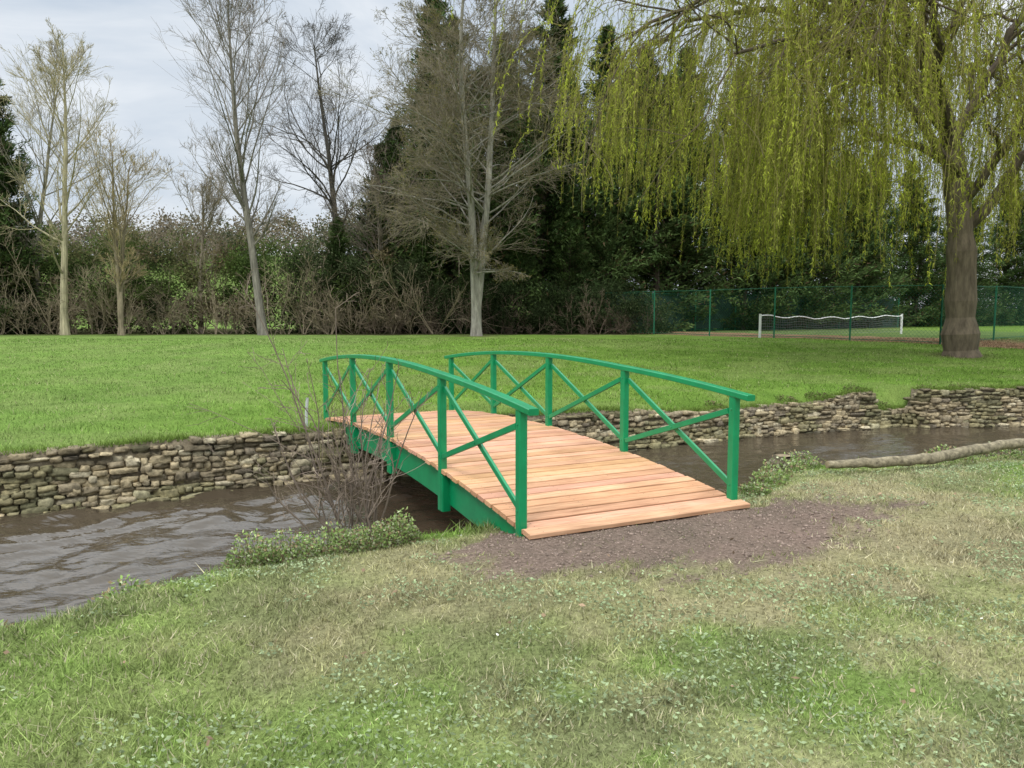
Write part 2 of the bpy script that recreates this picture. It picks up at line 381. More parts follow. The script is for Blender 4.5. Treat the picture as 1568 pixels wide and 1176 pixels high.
keep=(rng.random(len(x))>np.maximum(sm*.985,worn*(fbm(x*4,y*4,93)>.48)))&(rng.random(len(x))<.2+1.4*th); x=x[keep];y=y[keep];n_=n_[keep];n=len(x)
cl=fbm(x*5,y*5,101); edge=ss(1-(n_-y)/.35); left=ss((-x-.5)/2.5)
h=(.010+.034*cl**1.6)*rng.uniform(.5,1.7,n)*(1+.5*left)*(1+1.6*edge*rng.random(n)); w=.0042*(1+y/6)*rng.uniform(.7,1.6,n)
c=lawncol(x,y); c=np.where(soilmask(x,y)[:,None]>.4,np.array([.24,.25,.11]),c)*rng.uniform(.5,1.7,(n,1)); st=(rng.random(n)<.12+.14*ss((x+.5)/3))[:,None]; c=np.where(st,np.array([.58,.53,.35])*rng.uniform(.6,1.15,(n,1)),c)
c=c*(.6+.9*fbm(x*8,y*8,111)[:,None])
blades(x,y,h,w,c,a,1.0)
n=560000; x=rng.uniform(-22,27,n); y=rng.uniform(7,34,n); w_=WB(x)
keep=(y>w_+.1)&(np.abs(x)<.74*y+1)&(rng.random(n)<(10/np.maximum(y,10))**1.3); x=x[keep];y=y[keep];w_=w_[keep];n=len(x)
e=ss(1-(y-w_)/.5)
h=(.02+.07*fbm(x*1.5,y*1.5,121)**1.4)*rng.uniform(.5,1.4,n)*(1+1.0*e*rng.random(n)); w=.0035*(1+y/4.)*rng.uniform(.7,1.4,n)
fc=lawncol(x,y)*rng.uniform(.55,1.65,(n,1))*(.62+.78*fbm(x*2.5,y*2.5,123)[:,None])
st=(rng.random(n)<.05)[:,None]; fc=np.where(st,np.array([.42,.42,.22]),fc)
blades(x,y,h,w,fc,a,.8)
n=36000; x=rng.uniform(-13,22,n); w_=WB(x); y=w_+rng.uniform(-.06,.16,n); g=fbm(x*1.3,x*0,131); k=rng.random(n)<.15+ss((g-.3)/.3); x=x[k];y=y[k];n=len(x)
blades(x,y,rng.uniform(.02,.12,n),np.full(n,.014),np.array([.17,.25,.055])*rng.uniform(.5,1.4,(n,1)),a,.9,wtop(x)-.01)
obj('grass',a.mesh('grass'),[M_grass])

a=Acc(); n=160; x=rng.uniform(-6,8,n); y=rng.uniform(2.6,9,n); k=(y<NB(x)-.1)&(soilmask(x,y)<.1)&(fbm(x*1.2,y*1.2,141)>.45); x=x[k];y=y[k]
for px_,py_ in zip(x,y):
    z0=float(Hh(px_,py_))+rng.uniform(.03,.045); r=rng.uniform(.005,.009); tl=rng.normal(0,.35,2); an=np.arange(8)*math.pi/4
    V=np.concatenate([[[px_,py_,z0]],np.stack([px_+r*np.cos(an),py_+r*np.sin(an),z0+r*(np.cos(an)*tl[0]+np.sin(an)*tl[1])],1)])
    a.add(V,np.array([[0,i+1,(i+1)%8+1] for i in range(8)]),(.7,.7,.66))
    octa(1,np.array([[px_,py_,z0+.001]]),np.array([r*.33]),a,np.array([[.7,.5,.05]]))
obj('daisies',a.mesh('daisies'),[M_plain])
def leafquads(P,Dv,L,Wd,col,acc,m=0,tri=True):
    n=len(P); Dv=nrm(Dv); r=nrm(np.cross(Dv,rng.normal(0,1,(n,3)))); L=np.broadcast_to(L,(n,))[:,None]; Wd=np.broadcast_to(Wd,(n,))[:,None]
    if tri:
        V=np.stack([P-r*Wd/2,P+r*Wd/2,P+Dv*L],1).reshape(-1,3); F=np.arange(3*n).reshape(n,3); acc.add(V,F,np.repeat(col,3,axis=0),m)
    else:
        V=np.stack([P,P+Dv*L*.5-r*Wd/2,P+Dv*L,P+Dv*L*.5+r*Wd/2],1).reshape(-1,3); i=np.arange(n)[:,None]*4
        F=np.concatenate([i+np.array([0,1,2]),i+np.array([0,2,3])]); acc.add(V,F,np.repeat(col,4,axis=0),m)
a=Acc(); n=300; x=rng.uniform(-5,7,n); y=rng.uniform(2.2,8.5,n); k=y<NB(x)-.1; x=x[k];y=y[k];n=len(x)
leafquads(np.stack([x,y,Hh(x,y)+.025],1),rng.normal(0,1,(n,3))*[1,1,.2],rng.uniform(.015,.05,n),rng.uniform(.01,.03,n),np.array([.27,.19,.13])*rng.uniform(.5,2.2,(n,1)),a,0,False)
obj('fallen_leaves',a.mesh('fallen_leaves'),[M_leaf])
a=Acc(); n=90000; x=rng.uniform(-5,7,n); y=rng.uniform(2,8.5,n); g=fbm(x*3.2,y*3.2,151)*.6+fbm(x*.8,y*.8,152)*.4
k=(y<NB(x)-.1)&(soilmask(x,y)<.3)&(g>.55)&(np.abs(x)<.74*y+.5); x=x[k];y=y[k];n=len(x); th=rng.uniform(0,6.28,n)
leafquads(np.stack([x,y,Hh(x,y)+rng.uniform(.012,.035,n)],1),np.stack([np.cos(th),np.sin(th),rng.normal(.15,.25,n)],1),rng.uniform(.012,.032,n),rng.uniform(.008,.017,n),np.array([.36,.44,.25])*rng.uniform(.5,1.4,(n,1)),a,0,False)
obj('lawn_weeds',a.mesh('lawn_weeds'),[M_leaf])

# ---------------------------------------------------------------- trees
def march(S,Dr,L,m,wig,up,r):
    B=len(S); P=np.zeros((B,m,3)); P[:,0]=S; d=nrm(Dr); st=(L/(m-1))[:,None]
    upv=np.broadcast_to(np.asarray(up,float),(B,))[:,None]*np.array([0,0,1.])
    for i in range(1,m):
        d=nrm(d+r.normal(0,wig,(B,3))+upv); P[:,i]=P[:,i-1]+d*st
    return P
def plen(P): return np.linalg.norm(np.diff(P,axis=1),axis=2).sum(1)
def child(P,R,n,t0,t1,ang,asd,lenf,rr,m,wig,up,r,rmin=.008,rtip=.006,tpow=1.):
    B,mm,_=P.shape; ix=np.repeat(np.arange(B),n); t=t0+(t1-t0)*r.random(len(ix))**tpow; f=t*(mm-1)*.9999; i=f.astype(int); fr=(f-i)[:,None]
    pos=P[ix,i]*(1-fr)+P[ix,i+1]*fr; tg=nrm(P[ix,i+1]-P[ix,i]); rad=R[ix,i]*(1-fr[:,0])+R[ix,i+1]*fr[:,0]
    q=r.normal(0,1,(len(ix),3)); q=nrm(q-(q*tg).sum(1,keepdims=True)*tg); an=r.normal(ang,asd,len(ix))[:,None]
    d=np.cos(an)*tg+np.sin(an)*q; L=plen(P)[ix]*lenf(t)*r.uniform(.65,1.25,len(ix))
    P2=march(pos,d,L,m,wig,up,r); r0=np.maximum(rad*rr,rmin); R2=r0[:,None]*(1-np.linspace(0,1,m))[None]+rtip*np.linspace(0,1,m)[None]
    return P2,R2
def tubes(P,R,k,acc,col,m=0):
    B,n,_=P.shape; T=nrm(np.gradient(P,axis=1)); ref=np.where(np.abs(T[:,:1,2:])>.75,np.array([1.,0,0]),np.array([0,0,1.]))
    A=nrm(np.cross(T,np.broadcast_to(ref,T.shape))); Bv=np.cross(T,A); an=np.arange(k)*2*math.pi/k
    V=P[:,:,None]+R[:,:,None,None]*(A[:,:,None]*np.cos(an)[:,None]+Bv[:,:,None]*np.sin(an)[:,None])
    b=(np.arange(B)[:,None,None]*n+np.arange(n-1)[None,:,None])*k; j=np.arange(k)[None,None]; j2=(j+1)%k
    q=np.stack([b+j,b+j2,b+k+j2,b+k+j],-1).reshape(-1,4); F=np.concatenate([q[:,[0,1,2]],q[:,[0,2,3]]])
    col=np.asarray(col,float)
    Cc=np.broadcast_to(col,(3,)) if col.ndim==1 else np.repeat(col,n*k,axis=0)
    acc.add(V.reshape(-1,3),F,Cc,m)
def resample(pts,rad,m):
    pts=np.array(pts,float); d=np.concatenate([[0],np.cumsum(np.linalg.norm(np.diff(pts,axis=0),axis=1))]); t=np.linspace(0,d[-1],m)
    P=np.stack([np.interp(t,d,pts[:,i]) for i in range(3)],1)
    for _ in range(2): P[1:-1]=(P[:-2]+2*P[1:-1]+P[2:])/4
    return P[None],np.interp(t,d,rad)[None]

def bare_tree(name,loc,H,r0,seed,nlimb=34,crown=.25,spread=.30,ang=.65,up1=.05,tw=(8,6,4),colT=(.20,.18,.14),colW=(.16,.13,.10),lean=(0,0),stems=1,wig=.07,budcol=None,limb_r=.38,peak=.35,tw_l=.45):
    r=np.random.default_rng(seed); a=Acc(); m=14
    S=np.zeros((stems,3)); 
    if stems>1: S[:,0]=r.normal(0,.08,stems)
    Dr=np.array([[lean[0]+(0 if stems==1 else (i-(stems-1)/2)*.16),lean[1],1.] for i in range(stems)])
    P=march(S,Dr,np.full(stems,float(H))*r.uniform(.92,1,stems),m,.035,.05,r)
    tt_=np.linspace(0,1,m); R=np.tile(r0*(1-tt_)**.85+.015,(stems,1)); R[:,0]*=1.35
    ct=np.array(colT)
    tubes(P,R,9,a,ct)
    def lf(t):
        u=np.clip((t-crown)/(1-crown),0,1); return spread*(.28+.95*np.where(u<peak,ss(u/peak*.7+.3),1-((u-peak)/(1-peak))**1.4))
    L1,R1=child(P,R,nlimb,crown,.98,ang,.15,lf,limb_r,9,wig,up1,r,.018,.008)
    L2,R2=child(L1,R1,tw[0],.15,1,.6,.18,lambda t:tw_l*(1.25-t),.5,6,wig*1.2,up1,r,.010,.006)
    L3,R3=child(L2,R2,tw[1],.15,1,.6,.22,lambda t:.6*(1.2-t*.8),.6,4,wig*1.3,up1,r,.0075,.005)
    cw=np.array(colW)
    tubes(L1,R1,5,a,ct*.85); tubes(L2,R2,3,a,cw*r.uniform(.8,1.3,(len(L2),1)),1); tubes(L3,R3,3,a,cw*r.uniform(.75,1.35,(len(L3),1)),1)
    if tw[2]:
        L4,R4=child(L3,R3,tw[2],.2,1,.55,.25,lambda t:.7+0*t,.7,3,.12,up1,r,.006,.0045)
        tubes(L4,R4,3,a,cw*r.uniform(.8,1.4,(len(L4),1)),1)
        if budcol is not None:
            n=len(L4); ix=r.integers(0,len(L4),n); leafquads(L4[ix,r.integers(1,3,n)]+r.normal(0,.03,(n,3)),r.normal(0,1,(n,3)),.08,.035,np.array(budcol)*r.uniform(.6,1.3,(n,1)),a,2)
    me=a.mesh(name)
    return obj(name,me,[M_bark,M_twig,M_leaf],None,(loc[0],loc[1],float(Hh(loc[0],loc[1]))-.05))

bare_tree('bare_tree',(-22.9,39.5),15.5,.18,1,34,.20,.30,.70,.06,(7,5,3),(.38,.34,.22),(.31,.27,.16),(-.03,0))
bare_tree('bare_tree',(-20.0,39.5),9.5,.12,2,20,.22,.42,.6,.06,(7,4,3),(.25,.21,.14),(.32,.26,.14),(-.05,0),2)
bare_tree('bare_tree',(-12.7,39.3),18.5,.20,3,44,.22,.30,.62,.08,(8,5,3),(.22,.20,.17),(.20,.175,.15),(.0,0))
bare_tree('bare_tree',(-10.2,45.5),17.0,.24,4,30,.30,.30,.8,.05,(9,6,3),(.10,.09,.08),(.10,.09,.075),(.02,0),1,.15)
bare_tree('bare_tree',(-1.7,38.5),20,.21,5,60,.16,.27,1.1,.01,(9,6,4),(.33,.31,.26),(.21,.18,.13),(0,0),2,.11,(.22,.20,.07),.30,.2)
bare_tree('bare_tree',(-26.5,43),15,.15,6,28,.2,.32,.6,.06,(7,5,3),(.25,.23,.18),(.26,.23,.18))
bare_tree('bare_tree',(-7.3,44.5),11,.13,8,32,.15,.35,.75,.05,(8,5,3),(.17,.15,.12),(.17,.14,.11))
bare_tree('bare_tree',(-17.3,43),8.5,.11,9,30,.1,.42,.7,.06,(8,5,3),(.25,.21,.16),(.26,.22,.16))

# willow -----------------------------------------------------------------
r=np.random.default_rng(77); a=Acc()
wc=np.array([.15,.12,.085])
tr,trr=resample([(14.58,24.9,-.1),(14.5,24.9,.4),(14.45,24.9,1.5),(14.4,24.9,3.5),(14.2,25,5.5),(13.8,25,7.5),(13,25,9.5),(12,25,11.5)],[.72,.52,.46,.42,.36,.30,.2,.12],24)
trr=trr*(1+.06*r.normal(0,1,trr.shape)); tubes(tr,trr,14,a,wc)
limbs=[([(13.8,25,7.3),(11.8,24.6,9.8),(9,24.2,11.3),(6,23.8,11.3),(3.4,23.5,9.6)],.2),
([(14.2,25,5.3),(12.5,23.9,7.3),(10.3,22.9,8.9),(8.0,22.0,9.3),(6.0,21.4,8.3)],.16),
([(14.4,25,4.2),(16.3,24.6,6.5),(18.7,24.2,8.8),(21.5,23.8,9.8),(24,23.4,9)],.2),
([(14.3,24.9,5),(15.2,23.2,7.7),(16.4,21.6,9.2),(17.4,20.2,9.3),(18.4,19.2,8.5)],.15),
([(13.9,24.9,6.6),(12.4,23.2,9.2),(11.0,21.6,10.6),(9.8,20.3,10.6),(8.8,19.2,9.8)],.15),
([(12.4,25,10.8),(11.2,25.5,13.2),(9.6,26,14.8),(7.8,26.3,15.2)],.12),
([(13.6,25.3,7.8),(11.5,26.6,10.6),(9,28,12.3),(6.5,29,12.3),(4.0,29.6,10.8)],.17),
([(14.1,25.2,6.2),(15.6,27,9),(17,29,11),(19,31,11),(21,32.5,10)],.17),
([(14,25,6.8),(15.6,25.5,9.8),(17.2,26,12.4),(18.8,26.3,14.2),(20.5,26.4,14.6)],.16),
([(13.2,25,9),(13.9,24.6,11.5),(14.6,24,14),(15.4,23.6,15.6)],.13),
([(13.4,25,8.6),(12.3,24,11.3),(10.6,23,13.4),(8.6,22.2,14.2),(6.6,21.8,13.4)],.14),
([(13.9,25.2,6.4),(12.2,26.2,7.6),(10.3,26.8,8.2),(8.4,27.2,7.9)],.13),
([(13.4,25.2,8.6),(13.2,27,11.8),(13,29,13.4),(12.5,31,13)],.14)]
LP=[];LR=[]
for pts,r0 in limbs:
    p,q=resample(pts,np.linspace(r0,.04,len(pts)),14); p=p+np.concatenate([np.zeros((1,1,3)),r.normal(0,.11,(1,13,3))],1); LP.append(p);LR.append(q)
LP=np.concatenate(LP);LR=np.concatenate(LR); tubes(LP,LR,7,a,wc*.75)
A2,B2=child(LP,LR,14,.2,1,.8,.25,lambda t:.32+.0*t,.55,8,.16,-.02,r,.028,.012)
A3,B3=child(A2,B2,6,.25,1,.7,.3,lambda t:.55+0*t,.5,6,.16,-.10,r,.014,.008)
tubes(A2,B2,5,a,wc*.75,1); tubes(A3,B3,3,a,np.array([.14,.12,.07]),1)
def strands(P,R,n,t0):
    B,mm,_=P.shape; ix=np.repeat(np.arange(B),n); t=r.uniform(t0,1,len(ix)); f=t*(mm-1)*.9999; i=f.astype(int); fr=(f-i)[:,None]
    pos=P[ix,i]*(1-fr)+P[ix,i+1]*fr; tg=nrm(P[ix,i+1]-P[ix,i]); return pos,nrm(tg*np.array([1,1,.3])+r.normal(0,.5,(len(ix),3)))
ps=[strands(A3,B3,5,.3),strands(A2,B2,8,.3),strands(LP,LR,10,.5)]
pos=np.concatenate([p[0] for p in ps]); dr=np.concatenate([p[1] for p in ps])
rad=np.hypot(pos[:,0]-14.3,pos[:,1]-25)
cl=vnoise(pos[:,0]*1.1+.3,pos[:,1]*.8,5); cl2=vnoise(pos[:,0]*.45,pos[:,1]*.4,8)
endz=1.7+.8*r.random(len(pos))+1.4*ss((rad-7)/6)*r.random(len(pos))+2.2*cl*ss((10-pos[:,0])/5)+1.0*(cl2-.3)
endz=np.maximum(endz+1.0*ss((8.0-pos[:,0])/5),1.5)
L=np.clip(pos[:,2]-endz,.5,None)*r.uniform(.4,1,len(pos))**.6; L=np.minimum(L,r.uniform(3.5,9,len(pos)))
pk=np.where(cl>.44,.9,.2)*np.where(cl2>.33,1,.4)*(1-.25*ss((10-pos[:,0])/4))
front=(pos[:,1]<24.8)&(np.abs(pos[:,0]*24.9/pos[:,1]-14.2)<1.3); pk=np.where(front,pk*.4,pk)
keep=r.random(len(pos))<pk; pos=pos[keep];dr=dr[keep];L=L[keep]; B=len(pos); print('strands',B)
SP=march(pos,dr,L,9,.08,-.55,r)
scol=np.array([.24,.21,.08])*r.uniform(.6,1.2,(B,1)); tubes(SP,np.tile(np.linspace(.008,.005,9),(B,1)),3,a,scol,1)
nl=270000; wv_=np.where(r.random(B)<.22,.2,1.)*L; pr=wv_/wv_.sum(); ix=r.choice(B,nl,p=pr); t=r.random(nl)**.7; f=t*7.999; i=f.astype(int); fr=(f-i)[:,None]
p=SP[ix,i]*(1-fr)+SP[ix,i+1]*fr+r.normal(0,.025,(nl,3)); tg=nrm(SP[ix,i+1]-SP[ix,i]); tint=r.uniform(0,1,B)
vig=r.uniform(.5,1.25,B)
col=(np.array([.43,.48,.06])*(1-tint[ix])[:,None]+np.array([.29,.30,.07])*tint[ix][:,None])*(vig[ix]*r.uniform(.65,1.25,nl))[:,None]
leafquads(p,tg+r.normal(0,.45,(nl,3)),r.uniform(.09,.16,nl),r.uniform(.02,.038,nl),col,a,2)
obj('willow_tree',a.mesh('willow_tree'),[M_bark,M_twig,M_leaf])

# conifers -----------------------------------------------------------------
def conifer_mesh(name,H,Rm,seed,nb=420,ns=95,tips=3):
    r=np.random.default_rng(seed); a=Acc()
    S=np.zeros((tips,3)); S[:,:2]=r.normal(0,.9,(tips,2)); Hs=H*np.array([1,.90,.82,.76])[:tips]
    S[0,:2]=0
    axis=march(S,np.tile([[0,0,1.]],(tips,1)),Hs*.98,10,.03,.05,r); tubes(axis,np.tile(np.linspace(.22,.03,10),(tips,1)),6,a,(.07,.055,.04))
    which=r.choice(tips,nb,p=np.array([.46,.24,.17,.13])[:tips]/sum([.46,.24,.17,.13][:tips]))
    u_=r.random(nb)**.85; th=r.uniform(0,2*math.pi,nb); rs=np.array([1,.75,.7,.65])[which]*Rm
    h=Hs[which]*(.01+.97*u_); prof=rs*(1-u_**1.7)**.9*(.8+.2*ss(u_*5))+.12
    lob=.6+.8*vnoise(th*1.6+20+which*7,h*.5,seed)
    Lb=prof*lob*r.uniform(.7,1.2,nb); ax=axis[which]; zi=np.clip(u_*8.9,0,8.99); i=zi.astype(int); fr=(zi-i)[:,None]; ar=np.arange(nb)
    S=ax[ar,i]*(1-fr)+ax[ar,i+1]*fr; S[:,2]-=.35*Lb; S[:,2]=np.maximum(S[:,2],.2)
    Dr=np.stack([np.cos(th),np.sin(th),.1+.8*u_**2],1); P=march(S,Dr,Lb,6,.08,.08,r)
    tubes(P,np.tile(np.linspace(.04,.01,6),(nb,1)),3,a,(.07,.055,.04))
    n=nb*ns; ix=np.repeat(np.arange(nb),ns); t=.2+.8*r.random(n)**.7; f=t*4.999; i=f.astype(int); fr=(f-i)[:,None]
    p=P[ix,i]*(1-fr)+P[ix,i+1]*fr; sg=.08+.24*np.sqrt(Lb[ix]/Rm)*(1.1-.5*t); p=p+r.normal(0,1,(n,3))*sg[:,None]*np.array([1,1,.6])
    tg=nrm(P[ix,i+1]-P[ix,i]); d=tg+r.normal(0,.5,(n,3))+np.array([0,0,-.15])
    cb=r.uniform(.5,1.6,nb); yel=r.random(nb)
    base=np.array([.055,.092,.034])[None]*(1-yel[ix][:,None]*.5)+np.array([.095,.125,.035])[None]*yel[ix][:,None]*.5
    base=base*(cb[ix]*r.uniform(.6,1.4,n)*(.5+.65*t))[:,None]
    br=(r.random(n)<.05)[:,None]; base=np.where(br,np.array([.11,.08,.045]),base)
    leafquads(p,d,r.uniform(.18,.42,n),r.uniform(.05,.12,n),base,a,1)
    me=a.mesh(name); me.materials.append(M_bark); me.materials.append(M_conifer); return me
CM=[conifer_mesh('conifer_a',18,4.3,11,500,95,4),conifer_mesh('conifer_b',17,3.9,12,460,95,3),conifer_mesh('conifer_c',16,4.6,13,500,95,4)]
cpl=[(-27.6,42.5,.84,0),(-31,44,.9,1),(-35,45,.8,2),(-29.2,40.8,.42,2),
(-9.6,43.2,.42,2),(-6.8,48.0,.84,2),(-5.0,47.5,1.02,1),(-3.0,46.5,1.09,0),(-.8,47.5,1.07,1),(1.4,47,1.06,0),(3.6,47.5,1.02,2),(5.8,48.5,1.0,0),(8.4,49,1.06,1),(11.4,50,1.0,0),(14.4,51,1.03,2),(17.4,52.5,.98,1),(20.6,54,.88,0),(24,57,.82,2),(28,60,.78,1),(32.5,62,.76,0),(37,64,.8,2),(42,66,.8,1),(47,68,.8,0),(52,70,.85,2),
(-4.8,44.6,.42,2),(-2.3,43.8,.36,0),(0.6,43.8,.4,2),(3.2,44.5,.44,1),(5.6,46,.5,2),(-7.6,45.5,.42,0)]
for (x,y,s_,k) in cpl:
    o=obj('conifer_tree',CM[k],(),None,(x,y,float(Hh(x,y))-.1)); o.scale=(s_*rng.uniform(.9,1.12),)*2+(s_*rng.uniform(.95,1.05),); o.rotation_euler=(0,0,rng.uniform(0,6.28))

# hedge / brush -----------------------------------------------------------------
def blobs(acc,cent,rad,per,size,cols,m=1,seed=0,flat=.8):
    r=np.random.default_rng(seed); B=len(cent); n=B*per; ix=np.repeat(np.arange(B),per); d=nrm(r.normal(0,1,(n,3))); rr=r.random(n)**.4
    p=cent[ix]+d*(rr*rad[ix])[:,None]*np.array([1,1,flat])*(1+.35*r.normal(0,1,(n,1)))
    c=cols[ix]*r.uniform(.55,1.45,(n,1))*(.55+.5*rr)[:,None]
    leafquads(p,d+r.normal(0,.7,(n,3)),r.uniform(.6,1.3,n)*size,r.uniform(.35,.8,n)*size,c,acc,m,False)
def twigs(acc,base,H,n1,seed,col,spread=.5):
    r=np.random.default_rng(seed); B=len(base); S=np.repeat(base,n1,axis=0); d=np.stack([r.normal(0,spread,len(S)),r.normal(0,spread,len(S)),np.ones(len(S))],1)
    P=march(S,d,np.repeat(H,n1)*r.uniform(.5,1.1,len(S)),6,.15,.03,r); R=np.tile(np.linspace(.03,.01,6),(len(S),1)); tubes(P,R,3,acc,np.array(col))
    P2,R2=child(P,R,8,.15,1,.7,.25,lambda t:.45*(1.3-t),.6,4,.18,.03,r,.01,.007); tubes(P2,R2,3,acc,np.array(col)*r.uniform(.7,1.4,(len(P2),1)))
    P3,R3=child(P2,R2,4,.15,1,.6,.3,lambda t:.5+0*t,.6,3,.15,.0,r,.008,.006); tubes(P3,R3,3,acc,np.array(col)*r.uniform(.7,1.5,(len(P3),1)))
r=np.random.default_rng(5); a=Acc(); B=420
x=r.uniform(-38,-5,B); top=np.interp(x,[-38,-24,-20,-16,-12,-9,-5],[4.9,4.9,5.1,4.7,4.3,4.6,4.0])+r.normal(0,.45,B); z=r.random(B)**.75*top; y=41.2+r.uniform(0,3.4,B)+z*.15
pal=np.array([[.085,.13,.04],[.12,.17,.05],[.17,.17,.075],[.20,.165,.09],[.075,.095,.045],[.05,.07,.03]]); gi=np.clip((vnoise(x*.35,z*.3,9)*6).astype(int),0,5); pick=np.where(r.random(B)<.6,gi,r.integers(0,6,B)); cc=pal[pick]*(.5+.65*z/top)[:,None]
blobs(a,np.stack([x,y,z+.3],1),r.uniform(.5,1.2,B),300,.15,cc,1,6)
bx=r.uniform(-38,-4,110); twigs(a,np.stack([bx,40.6+r.uniform(0,2.5,110),bx*0+.3],1),r.uniform(1.8,5,110),3,7,(.23,.19,.13))
obj('hedge',a.mesh('hedge'),[M_twig,M_leaf])
r=np.random.default_rng(15); a=Acc(); B=120
x=r.uniform(-8,8.5,B); z=r.random(B)*2.6; y=41.3+r.uniform(0,2,B)
blobs(a,np.stack([x,y,z+.3],1),r.uniform(.5,1.0,B),260,.12,np.array([[.05,.07,.03]])*r.uniform(.6,1.7,(B,1)),1,16)
twigs(a,np.stack([r.uniform(-8,8,40),41+r.uniform(0,1.5,40),np.full(40,.3)],1),r.uniform(1,3,40),3,17,(.14,.11,.08))
obj('hedge',a.mesh('hedge_under_trees'),[M_twig,M_leaf])
r=np.random.default_rng(25); a=Acc(); B=220; t=r.random(B); x=14+60*t+r.normal(0,1,B); y=60+22*t+r.normal(0,1,B)
blobs(a,np.stack([x,y,.6+r.random(B)*4.2],1),r.uniform(.8,1.5,B),200,.2,np.array([[.05,.075,.03]])*r.uniform(.6,1.7,(B,1)),1,26); obj('hedge',a.mesh('hedge_beyond_court'),[M_twig,M_leaf])
r=np.random.default_rng(35); a=Acc(); B=620; x=r.uniform(-150,-10,B); y=r.uniform(120,175,B); z=Hh(x,y)+r.random(B)**.8*np.where(r.random(B)<.5,7,4)
pal=np.array([[.20,.165,.115],[.15,.15,.08],[.24,.20,.15],[.11,.12,.07]])
blobs(a,np.stack([x,y,z+.5],1),r.uniform(1.5,3.2,B),160,.5,pal[r.integers(0,4,B)],1,36); obj('distant_woodland',a.mesh('distant_woodland'),[M_twig,M_leaf])

# ---------------------------------------------------------------- bank plants
r=np.random.default_rng(45); a=Acc()
S=np.array([[-1.25,6.0,-.2]])+r.normal(0,.10,(19,3))*[1.4,.8,.2]; d=np.stack([r.normal(-.12,.33,19),r.normal(-.05,.25,19),np.ones(19)],1)
P=march(S,d,r.uniform(.7,1.5,19),9,.10,.03,r)
S2=np.array([[-1.3,6.0,-.2],[-1.2,6.1,-.2],[-1.28,5.95,-.2],[-1.3,6.05,-.2]]); P0=march(S2,np.array([[-.38,.0,1.],[-.15,.1,1],[.2,.0,1],[-.55,0,1]]),np.array([2.25,1.9,1.45,1.7]),9,.06,-.0,r)
P=np.concatenate([P,P0]); R=np.tile(np.linspace(.009,.003,9),(len(P),1)); cw=np.array([.22,.175,.14])
tubes(P,R,5,a,cw*.8)
P2,R2=child(P,R,7,.2,1,.75,.25,lambda t:.42*(1.25-t),.6,6,.14,.03,r,.0030,.002); tubes(P2,R2,3,a,cw*r.uniform(.7,1.3,(len(P2),1)))
P3,R3=child(P2,R2,4,.15,1,.7,.25,lambda t:.5*(1.2-t),.6,4,.15,.02,r,.0022,.0015); tubes(P3,R3,3,a,cw*r.uniform(.7,1.4,(len(P3),1)))
ix=r.integers(0,len(P3),260); leafquads(P3[ix,-1],r.normal(0,1,(260,3)),.014,.008,np.array([.3,.25,.15])*r.uniform(.6,1.3,(260,1)),a,1)
obj('bare_shrub',a.mesh('bare_shrub'),[M_twig,M_leaf])
def plants(name,pts,per,size,h,pal,seed):
    r=np.random.default_rng(seed); a=Acc(); B=len(pts); pts=np.asarray(pts,float)
    n=B*per; ix=np.repeat(np.arange(B),per); rad=pts[:,2][ix]; th=r.uniform(0,6.28,n); q=np.sqrt(r.random(n))*rad
    x=pts[ix,0]+np.cos(th)*q; y=pts[ix,1]+np.sin(th)*q; y=np.minimum(y,NB(x)+.08) if name!='wall_top_weeds' else y
    z0=Hh(x,np.minimum(y,NB(x)-.01)) if name!='wall_top_weeds' else Hh(x,y)
    hh=h*(1-.7*(q/rad)**2)*r.uniform(.15,1,n)*(.4+1.2*fbm(x*6,y*6,3))
    P=np.stack([x,y,z0+hh],1); d=np.stack([np.cos(th)*.7,np.sin(th)*.7,r.normal(.35,.4,n)],1)+r.normal(0,.5,(n,3))
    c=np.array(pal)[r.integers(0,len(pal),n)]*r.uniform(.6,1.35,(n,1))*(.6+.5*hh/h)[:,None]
    leafquads(P,d,r.uniform(.6,1.3,n)*size,r.uniform(.4,.75,n)*size,c,a,0,False)
    m=n//14; k=r.integers(0,n,m); b=P[k].copy(); b[:,2]=z0[k]; bl=np.stack([b,(b+P[k])/2+r.normal(0,.01,(m,3)),P[k]],1); tubes(bl,np.full((m,3),.0022),3,a,np.array([.15,.12,.07]))
    obj(name,a.mesh(name),[M_leaf])
g3=[[.40,.50,.20],[.30,.44,.13],[.48,.52,.32],[.24,.34,.11],[.40,.30,.18]]
plants('nettle_clump',[(-1.6,5.35,.27),(-1.35,5.55,.32),(-1.1,5.7,.3),(-1.8,5.2,.2),(-.9,5.85,.18)],1500,.027,.26,g3,51)
plants('bank_weeds',[(2.85,8.2,.3),(3.0,8.5,.28),(3.3,8.65,.2),(2.6,7.75,.22),(2.35,7.3,.15),(-2.5,4.8,.2),(-3.1,4.3,.2),(5.2,9.05,.3),(6,9.2,.35)],420,.035,.16,g3,52)
plants('wall_top_weeds',[(x_,float(WB(np.array(x_)))+.25,.22) for x_ in (5.6,6.3,7.2,7.9,8.8,9.6,3.9)],170,.05,.10,[[.17,.25,.06],[.19,.26,.08],[.24,.21,.11]],53)

